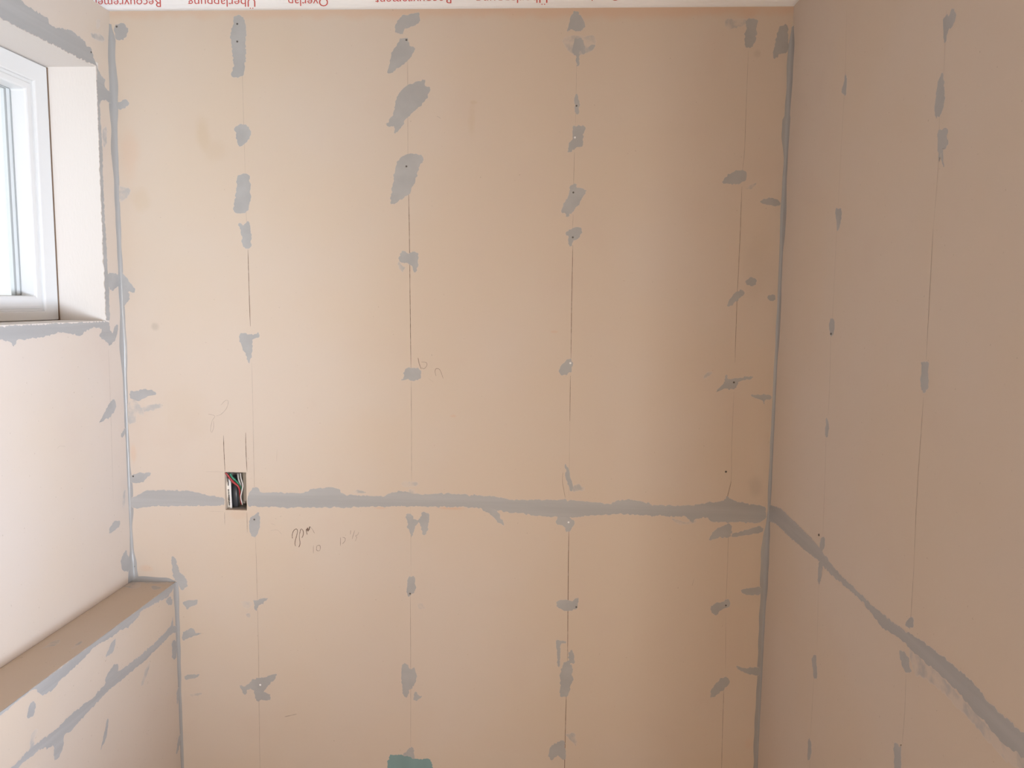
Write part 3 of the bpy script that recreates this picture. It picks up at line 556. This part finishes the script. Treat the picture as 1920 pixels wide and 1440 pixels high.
# ------------------------------------------------------------ marks on the walls
FR = {'B': (Vector((0, YB, 0)), Vector((1, 0, 0)), Vector((0, 0, 1)), Vector((0, -1, 0))),
      'R': (Vector((XR, 0, 0)), Vector((0, 1, 0)), Vector((0, 0, 1)), Vector((-1, 0, 0))),
      'L': (Vector((XL, 0, 0)), Vector((0, 1, 0)), Vector((0, 0, 1)), Vector((1, 0, 0))),
      'F': (Vector((XLE, 0, 0)), Vector((0, 1, 0)), Vector((0, 0, 1)), Vector((1, 0, 0))),
      'T': (Vector((0, 0, ZL)), Vector((1, 0, 0)), Vector((0, 1, 0)), Vector((0, 0, 1)))}
OWN = {'B': wall_back, 'R': wall_right, 'L': wall_left, 'F': wall_ledge, 'T': wall_ledge}
LIM = {'B': (XL, XR, 0, ZC), 'R': (YE, YB, 0, ZC), 'L': (-2, YB, 0, ZC), 'F': (-2, YB, 0, ZL), 'T': (XL, XLE, -2, YB)}
def clampv(v, lim, e=.0004):
    return Vector((min(max(v.x, lim[0]+e), lim[1]-e), min(max(v.y, lim[2]+e), lim[3]-e)))
def area2(P_): return sum(a.x*b.y-b.x*a.y for a, b in zip(P_, P_[1:]+P_[:1]))/2
rnd = random.Random(7)
def patch(pl, kind, pts, idx):
    O, U, V, Nn = FR[pl]; lim = LIM[pl]
    P0 = [Vector((x/1000, y/1000)) for x, y in pts]; P_ = []
    for a, b in zip(P0, P0[1:]+P0[:1]):
        k = int((b-a).length/.035)
        P_ += [a.lerp(b, j/(k+1)) for j in range(k+1)]
    Q = crom(P_, True, 5)
    # even spacing, then a ragged edge
    R_ = []
    for a, b in zip(Q, Q[1:]+Q[:1]):
        R_.append(a)
        k = int((b-a).length/.006)
        for j in range(k): R_.append(a.lerp(b, (j+1)/(k+1)))
    Q = []
    for a in R_:
        if not Q or (a-Q[-1]).length > .0009: Q.append(a)
    if area2(Q) < 0: Q.reverse()
    A = abs(area2(Q)); per = sum((a-b).length for a, b in zip(Q, Q[1:]+Q[:1]))
    wdt = 2*A/per
    feather = min(.0035 if kind == 'f' else .0022, wdt*.45)
    n = len(Q); nor = []
    for i in range(n):
        t = (Q[(i+1) % n]-Q[i-1]); t = t.normalized() if t.length > 1e-7 else Vector((1, 0))
        nor.append(Vector((t.y, -t.x)))
    amp = min(.0022, wdt*.22)
    outer, inner = [], []
    for i in range(n):
        q = Vector((Q[i].x*170, Q[i].y*170, idx*3.1))
        d = noise.noise(q)*amp*1.5 + noise.noise(q*2.7)*amp*1.0
        outer.append(clampv(Q[i]+nor[i]*(d+feather*.45), lim)); inner.append(clampv(Q[i]+nor[i]*(d-feather*.55), lim))
    h = .0006 + .00002*(idx % 20) + (0 if kind != 'f' else -.0003)
    bm = bmesh.new(); lay = bm.verts.layers.float.new('cover')
    vo = [bm.verts.new(O+U*q.x+V*q.y+Nn*.0001) for q in outer]; vi = [bm.verts.new(O+U*q.x+V*q.y+Nn*h) for q in inner]
    for v in vo: v[lay] = 0
    for v in vi: v[lay] = 1
    for i in range(n):
        j = (i+1) % n
        try: bm.faces.new((vo[i], vo[j], vi[j], vi[i]))
        except ValueError: pass
    for t in tessellate_polygon([[Vector((q.x, q.y, 0)) for q in inner]]):
        try: bm.faces.new([vi[k] for k in t])
        except ValueError: pass
    # orient all faces away from the wall
    bm.normal_update()
    for f_ in bm.faces:
        if f_.normal.dot(Nn) < 0: f_.normal_flip()
    nm, mt = {'s': ('putty_patch', m_putty), 'j': ('joint_putty', m_joint), 'f': ('putty_smear', m_faint), 't': ('teal_patch', m_teal)}[kind]
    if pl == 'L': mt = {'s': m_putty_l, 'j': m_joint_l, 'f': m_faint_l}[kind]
    me = bpy.data.meshes.new(nm); bm.to_mesh(me); bm.free()
    for q in me.polygons: q.use_smooth = True
    me.normals_split_custom_set_from_vertices([Nn]*len(me.vertices))
    o = link(nm, me, mt, OWN[pl])
    if kind == 't': o['label'] = 'teal membrane patch on the wall board'
    if kind == 'j': o['label'] = 'long grey strip of joint putty'
for i, (pl, k, pts) in enumerate(PATCHES): patch(pl, k, pts, i)

def stroke(pl, nm, w, a, pts, i):
    O, U, V, Nn = FR[pl]; lim = LIM[pl]
    P_ = crom([Vector((x/1000, y/1000)) for x, y in pts], False, 6 if nm != 'stud_line' else 4)
    bm = bmesh.new(); prev = None; n = len(P_); w = w/1000
    for k, q in enumerate(P_):
        t = P_[min(k+1, n-1)]-P_[max(k-1, 0)]; t = t.normalized() if t.length > 1e-7 else Vector((0, 1))
        e = min(1, .35+min(k, n-1-k)*.4)
        nn = Vector((t.y, -t.x))*w*.5*e*(1+.3*noise.noise(Vector((k*.7, i*2.3, 0))))
        L = [bm.verts.new(O+U*c.x+V*c.y+Nn*.00035) for c in (clampv(q-nn, lim), clampv(q+nn, lim))]
        if prev: bm.faces.new((prev[0], prev[1], L[1], L[0]))
        prev = L
    for f_ in bm.faces:
        f_.normal_update()
        if f_.normal.dot(Nn) < 0: f_.normal_flip()
    me = bpy.data.meshes.new(nm); bm.to_mesh(me); bm.free()
    o = link(nm, me, alpha_mat(a), OWN[pl])
for i, (pl, nm, w, a, pts) in enumerate(PENCIL):
    stroke(pl, {'k': 'stud_line', 'w': 'pencil_scribble', 'g': 'handwriting'}[nm], w*(1.15 if pl != 'R' else .95), (a if a >= .8 else a*.8) if pl != 'R' else a*.6, pts, i)
for pl, k, x, y in SCREWS:
    O, U, V, Nn = FR[pl]; c = O+U*x/1000+V*y/1000
    bm = bmesh.new()
    bmesh.ops.create_cone(bm, cap_ends=True, segments=14, radius1=.0026 if k == 'd' else .0030, radius2=.0018, depth=.0016)
    bmesh.ops.rotate(bm, verts=bm.verts[:], matrix=Nn.to_track_quat('Z', 'Y').to_matrix())
    bmesh.ops.translate(bm, verts=bm.verts[:], vec=c+Nn*.0010)
    bmobj('screw_head', bm, m_screw if k == 'd' else m_screwl, OWN[pl])

# sealant beads in the corners: concave fillet swept along the corner
def bead(name, p0, p1, ua, ub, radii, parent, wob=.32, seed=0, mt=None):
    """ua, ub point along the two surfaces, away from the corner; radii = [(t, ra, rb)]"""
    p0, p1, ua, ub = map(Vector, (p0, p1, ua, ub)); L = (p1-p0).length; n = max(6, int(L/.008)); bm = bmesh.new(); rows = []
    for i in range(n+1):
        t = i/n; ra, rb = radii[-1][1:]
        for (t0, a0, b0), (t1, a1, b1) in zip(radii, radii[1:]):
            if t0 <= t <= t1:
                s_ = (t-t0)/(t1-t0); s_ = s_*s_*(3-2*s_); ra = a0+(a1-a0)*s_; rb = b0+(b1-b0)*s_; break
        ra *= .85; rb *= .85
        ra *= 1+wob*noise.noise(Vector((t*L*18, seed, 0))); rb *= 1+wob*noise.noise(Vector((t*L*18, seed, 9)))
        c = p0.lerp(p1, t); row = []
        prof = [(1, 0)] + [(1-math.sin(a)*.86, 1-math.cos(a)*.86) for a in [math.pi/2*k/6 for k in range(7)]][::1] + [(0, 1)]
        prof = [(1.0, .0), (.62, .07), (.40, .15), (.26, .26), (.15, .40), (.07, .62), (.0, 1.0)]
        for a, b_ in prof: row.append(bm.verts.new(c+ua*(ra*a/1000+.00002)+ub*(rb*b_/1000+.00002)))
        rows.append(row)
    for A, B in zip(rows, rows[1:]):
        for k in range(len(A)-1): bm.faces.new((A[k], A[k+1], B[k+1], B[k]))
    out = (ua+ub)
    for f_ in bm.faces:
        f_.normal_update()
        if f_.normal.dot(out) < 0: f_.normal_flip()
    me = bpy.data.meshes.new(name); bm.to_mesh(me); bm.free()
    for q in me.polygons: q.use_smooth = True
    return link(name, me, mt or m_bead, parent)
# left corner (z from ledge to near the ceiling); t = 0 at the top
H = (ZC-.03)-ZL
bead('corner_sealant', (XL, YB, ZC-.03), (XL, YB, ZL), (1, 0, 0), (0, -1, 0),
     [(0, 4, 5), (.03, 13, 14), (.12, 15, 18), (.2, 9, 20), (.3, 8, 12), (.5, 9, 10), (.56, 12, 20), (.62, 9, 9), (.72, 6, 8), (.86, 12, 6), (.9, 6, 5), (.94, 7, 8), (.97, 16, 22), (1, 20, 26)], wall_back, seed=1)
bead('corner_sealant', (XR, YB, ZC-.045), (XR, YB, 0), (-1, 0, 0), (0, -1, 0),
     [(0, 3, 10), (.02, 10, 24), (.05, 10, 22), (.085, 11, 14), (.09, 17, 20), (.10, 15, 16), (.13, 8, 12), (.2, 9, 24), (.22, 7, 10), (.3, 6, 18), (.33, 7, 8), (.5, 7, 10), (.52, 16, 16), (.56, 18, 22), (.60, 14, 8), (.75, 13, 5), (1, 12, 4)], wall_back, seed=2)
bead('corner_sealant', (XLE, YB, ZL), (XLE, YB, 0), (1, 0, 0), (0, -1, 0),
     [(0, 8, 12), (.05, 9, 14), (.15, 8, 10), (.3, 6, 8), (1, 5, 8)], wall_ledge, seed=3)
bead('corner_sealant', (XL, YB, ZL), (XLE, YB, ZL), (0, -1, 0), (0, 0, 1),
     [(0, 26, 12), (.3, 10, 13), (.8, 8, 12), (1, 8, 3)], wall_ledge, seed=4)

# ------------------------------------------------------------ membrane above the boards
YM = YB + .0160                                  # it hangs behind the board edge and turns round the sides
def sheet_y(x, z):
    return YM + .0010*noise.noise(Vector((x*7, z*9, 0))) + .0005*noise.noise(Vector((x*23, z*15, 4)))
def sheet_path(u):                               # u runs left panel, back panel, right panel
    a, b, c = XF-.068, .70, 1.0
    if u < 1: return Vector((a, YM-c*(1-u), 0)), Vector((1, 0, 0))
    if u <= 2: return Vector((a+(b-a)*(u-1), YM, 0)), Vector((0, -1, 0))
    return Vector((b, YM-c*(u-2), 0)), Vector((-1, 0, 0))
bm = bmesh.new(); us = [i/30 for i in range(30)]+[1+i/160 for i in range(160)]+[2+i/30 for i in range(31)]
zs = [ZC-.03+(.20*j/16) for j in range(17)]; G, G2 = [], []
for z in zs:
    r1, r2_ = [], []
    for u in us:
        p, n_ = sheet_path(u)
        if 1 <= u <= 2: p.y = sheet_y(p.x, z)
        r1.append(bm.verts.new((p.x, p.y, z))); r2_.append(bm.verts.new((p.x-n_.x*.0008, p.y-n_.y*.0008, z)))
    G.append(r1); G2.append(r2_)
for j in range(16):
    for i in range(len(us)-1):
        bm.faces.new((G[j][i], G[j][i+1], G[j+1][i+1], G[j+1][i])); bm.faces.new((G2[j][i], G2[j+1][i], G2[j+1][i+1], G2[j][i+1]))
sheet = bmobj('membrane_sheet', bm, m_sheet, smooth=True)
thing(sheet, 'white membrane with upside-down red printing above the back wall boards', 'membrane')
def word(text, xr, width, zt_r, zt_l, cap=.0190):
    """upside down: reads from xr towards -x, letter tops point down"""
    cu = bpy.data.curves.new('t', 'FONT'); cu.body = text; cu.size = 1; cu.offset = -.004; cu.resolution_u = 4
    ob = bpy.data.objects.new('t', cu); COL.objects.link(ob); bpy.context.view_layer.update()
    me = bpy.data.meshes.new_from_object(ob.evaluated_get(bpy.context.evaluated_depsgraph_get()))
    bpy.data.objects.remove(ob)
    w = max(v.co.x for v in me.vertices); capr = .70
    for v in me.vertices:
        t = v.co.x/w; x = xr - width*t
        z = (zt_r+(zt_l-zt_r)*t) + (capr-v.co.y)*cap/capr
        v.co = Vector((x, sheet_y(x, z)-.0007, z))
    me.name = 'printed_word'
    return link('printed_word', me, m_ink, sheet)
word('Recouvrement', -.9574, .186, 2.4000, 2.4012)
word('Überlappung', -.7247, .168, 2.3988, 2.4006)
word('Overlap', -.5479, .0986, 2.3988, 2.4003)
word('Recouvrement', -.250, .1855, 2.4036, 2.4020)
word('Überlappung', -.0223, .1705, 2.4030, 2.4034)
word('Overlap', .1465, .0949, 2.4068, 2.4069)
word('Recouvrement', .445, .186, 2.4110, 2.4090)

# ------------------------------------------------------------ wall box with its wires
m_zinc = mat('galvanised_steel', (.42, .39, .35), .5, .4, .25)
m_jk = mat('cable_jacket', (.80, .74, .66), .5); m_blk = mat('black_jacket', (.035, .037, .042), .4, .5)
m_red = mat('red_insulation', (.36, .03, .035), .35, .5); m_grn = mat('green_insulation', (.03, .22, .12), .35, .5)
m_wht = mat('white_insulation', (.78, .75, .72), .4, .4); m_dark = mat('black_ink', (.02, .02, .02), .6)
bx = empty('electrical_box', ((BX0+BX1)/2, YB+.013, BZ0)); thing(bx, 'steel electrical box set in the cut-out of the back wall', 'electrical box')
Mi = Matrix.Translation(-bx.location)
def bpart(o): o.parent = bx; o.matrix_parent_inverse = Mi; return o
y0, y1 = YB+.0130, YB+.070; e = .0015
bpart(boxes('box_body', [(BX0-e, BX0-.0002, y0, y1, BZ0, BZ1), (BX1+.0002, BX1+e, y0, y1, BZ0, BZ1), (BX0, BX1, y0, y1, BZ0-e, BZ0-.0002), (BX0, BX1, y0, y1, BZ1+.0002, BZ1+e), (BX0-e, BX1+e, y1, y1+e, BZ0-e, BZ1+e)], m_zinc))
bpart(boxes('cable_clamp', [(BX1-.022, BX1-.001, YB+.030, YB+.036, BZ0+.014, BZ1-.003)], m_zinc, bevel=.003))
bm = bmesh.new(); bmesh.ops.create_cone(bm, cap_ends=True, segments=16, radius1=.004, radius2=.0034, depth=.003)
bmesh.ops.rotate(bm, verts=bm.verts[:], matrix=Matrix.Rotation(math.pi/2, 3, 'X')); bmesh.ops.translate(bm, verts=bm.verts[:], vec=(BX1-.0235, YB+.042, BZ0+.010))
bpart(bmobj('clamp_screw', bm, m_zinc))
bpart(boxes('knockout', [(BX1-.014, BX1-.002, YB+.045, YB+.048, BZ0+.003, BZ0+.013)], m_dark, bevel=.001))['label'] = 'dark open knockout hole'
def zp(zx, zy, d):   # zx, zy run 0..1 across and down the cut-out; deeper wires sit a little further in
    k = 1+d/YB
    return ((BX0+(BX1-BX0)*zx)*k, YB+d, EYE+(BZ1-(BZ1-BZ0)*zy-EYE)*k)
def zq(a, b_, d): return zp((a-262)/504, (b_-300)/855, d)
cb = tube('jacketed_cable', [zq(300, 330, .030), zq(310, 500, .014), zq(330, 800, .012), zq(340, 1120, .022)], .0050, m_jk, flat=.5)
thing(cb, 'cream jacketed cable with black print at left edge inside wall box', 'cable')
cb2 = tube('bare_cable', [zq(345, 380, .026), zq(372, 520, .018), zq(380, 800, .016), zq(392, 1150, .020)], .0036, m_wht)
thing(cb2, 'pale cable running straight down beside the printed one in box', 'cable')
bm = bmesh.new(); r2 = random.Random(3)
for k in range(26):
    zz = 440+k*25; 
    if 620 < zz < 700: continue
    c = Vector(zq(298+ (zz-440)*.03+r2.uniform(-3, 3), zz, 0)); w = r2.uniform(.0009, .0016)
    dpt = .0135 - .0050*.5 if False else .0078
    box(bm, c.x-w, c.x+w, YB+.0085-.0002, YB+.0110, c.z-.0008, c.z+.0008)
pm = bmobj('printed_marking', bm, m_dark, cb); pm['label'] = 'row of small black printed marks'
bk = tube('black_cable', [zq(500, 380, .050), zq(495, 600, .034), zq(492, 800, .028), zq(498, 1120, .034)], [.006, .0085, .0088], m_blk, flat=.6, seg=16)
thing(bk, 'thick black cable down the middle of the wall box', 'cable')
rd = tube('insulated_wire', [zq(285, 318, .006), zq(340, 375, .008), zq(410, 468, .012), zq(490, 545, .014), zq(565, 605, .016), zq(602, 690, .018), zq(612, 820, .020), zq(640, 1020, .030)], [.0022, .0026, .0028, .0028, .0026, .0018, .0018, .0018], m_red)
thing(rd, 'red insulated wire slanting across the wall box', 'wire')
gn = tube('insulated_wire', [zq(390, 335, .020), zq(440, 420, .022), zq(510, 480, .024), zq(580, 555, .024), zq(640, 640, .024), zq(655, 720, .030)], [.0030, .0032, .0026, .0016, .0018], m_grn)
thing(gn, 'green insulated wire behind the red one in the wall box', 'wire')
wt = tube('insulated_wire', [zq(632, 320, .020), zq(648, 450, .016), zq(684, 590, .012), zq(655, 730, .012), zq(628, 860, .014), zq(664, 1030, .026)], [.0013]*6, m_wht)
thing(wt, 'thin white wire bowing to the right in wall box', 'wire')
wt2 = tube('insulated_wire', [zq(575, 330, .034), zq(590, 450, .028), zq(628, 560, .030), zq(640, 640, .038)], [.0022]*4, m_grey)
thing(wt2, 'short grey wire behind the white wire at top of box', 'wire')
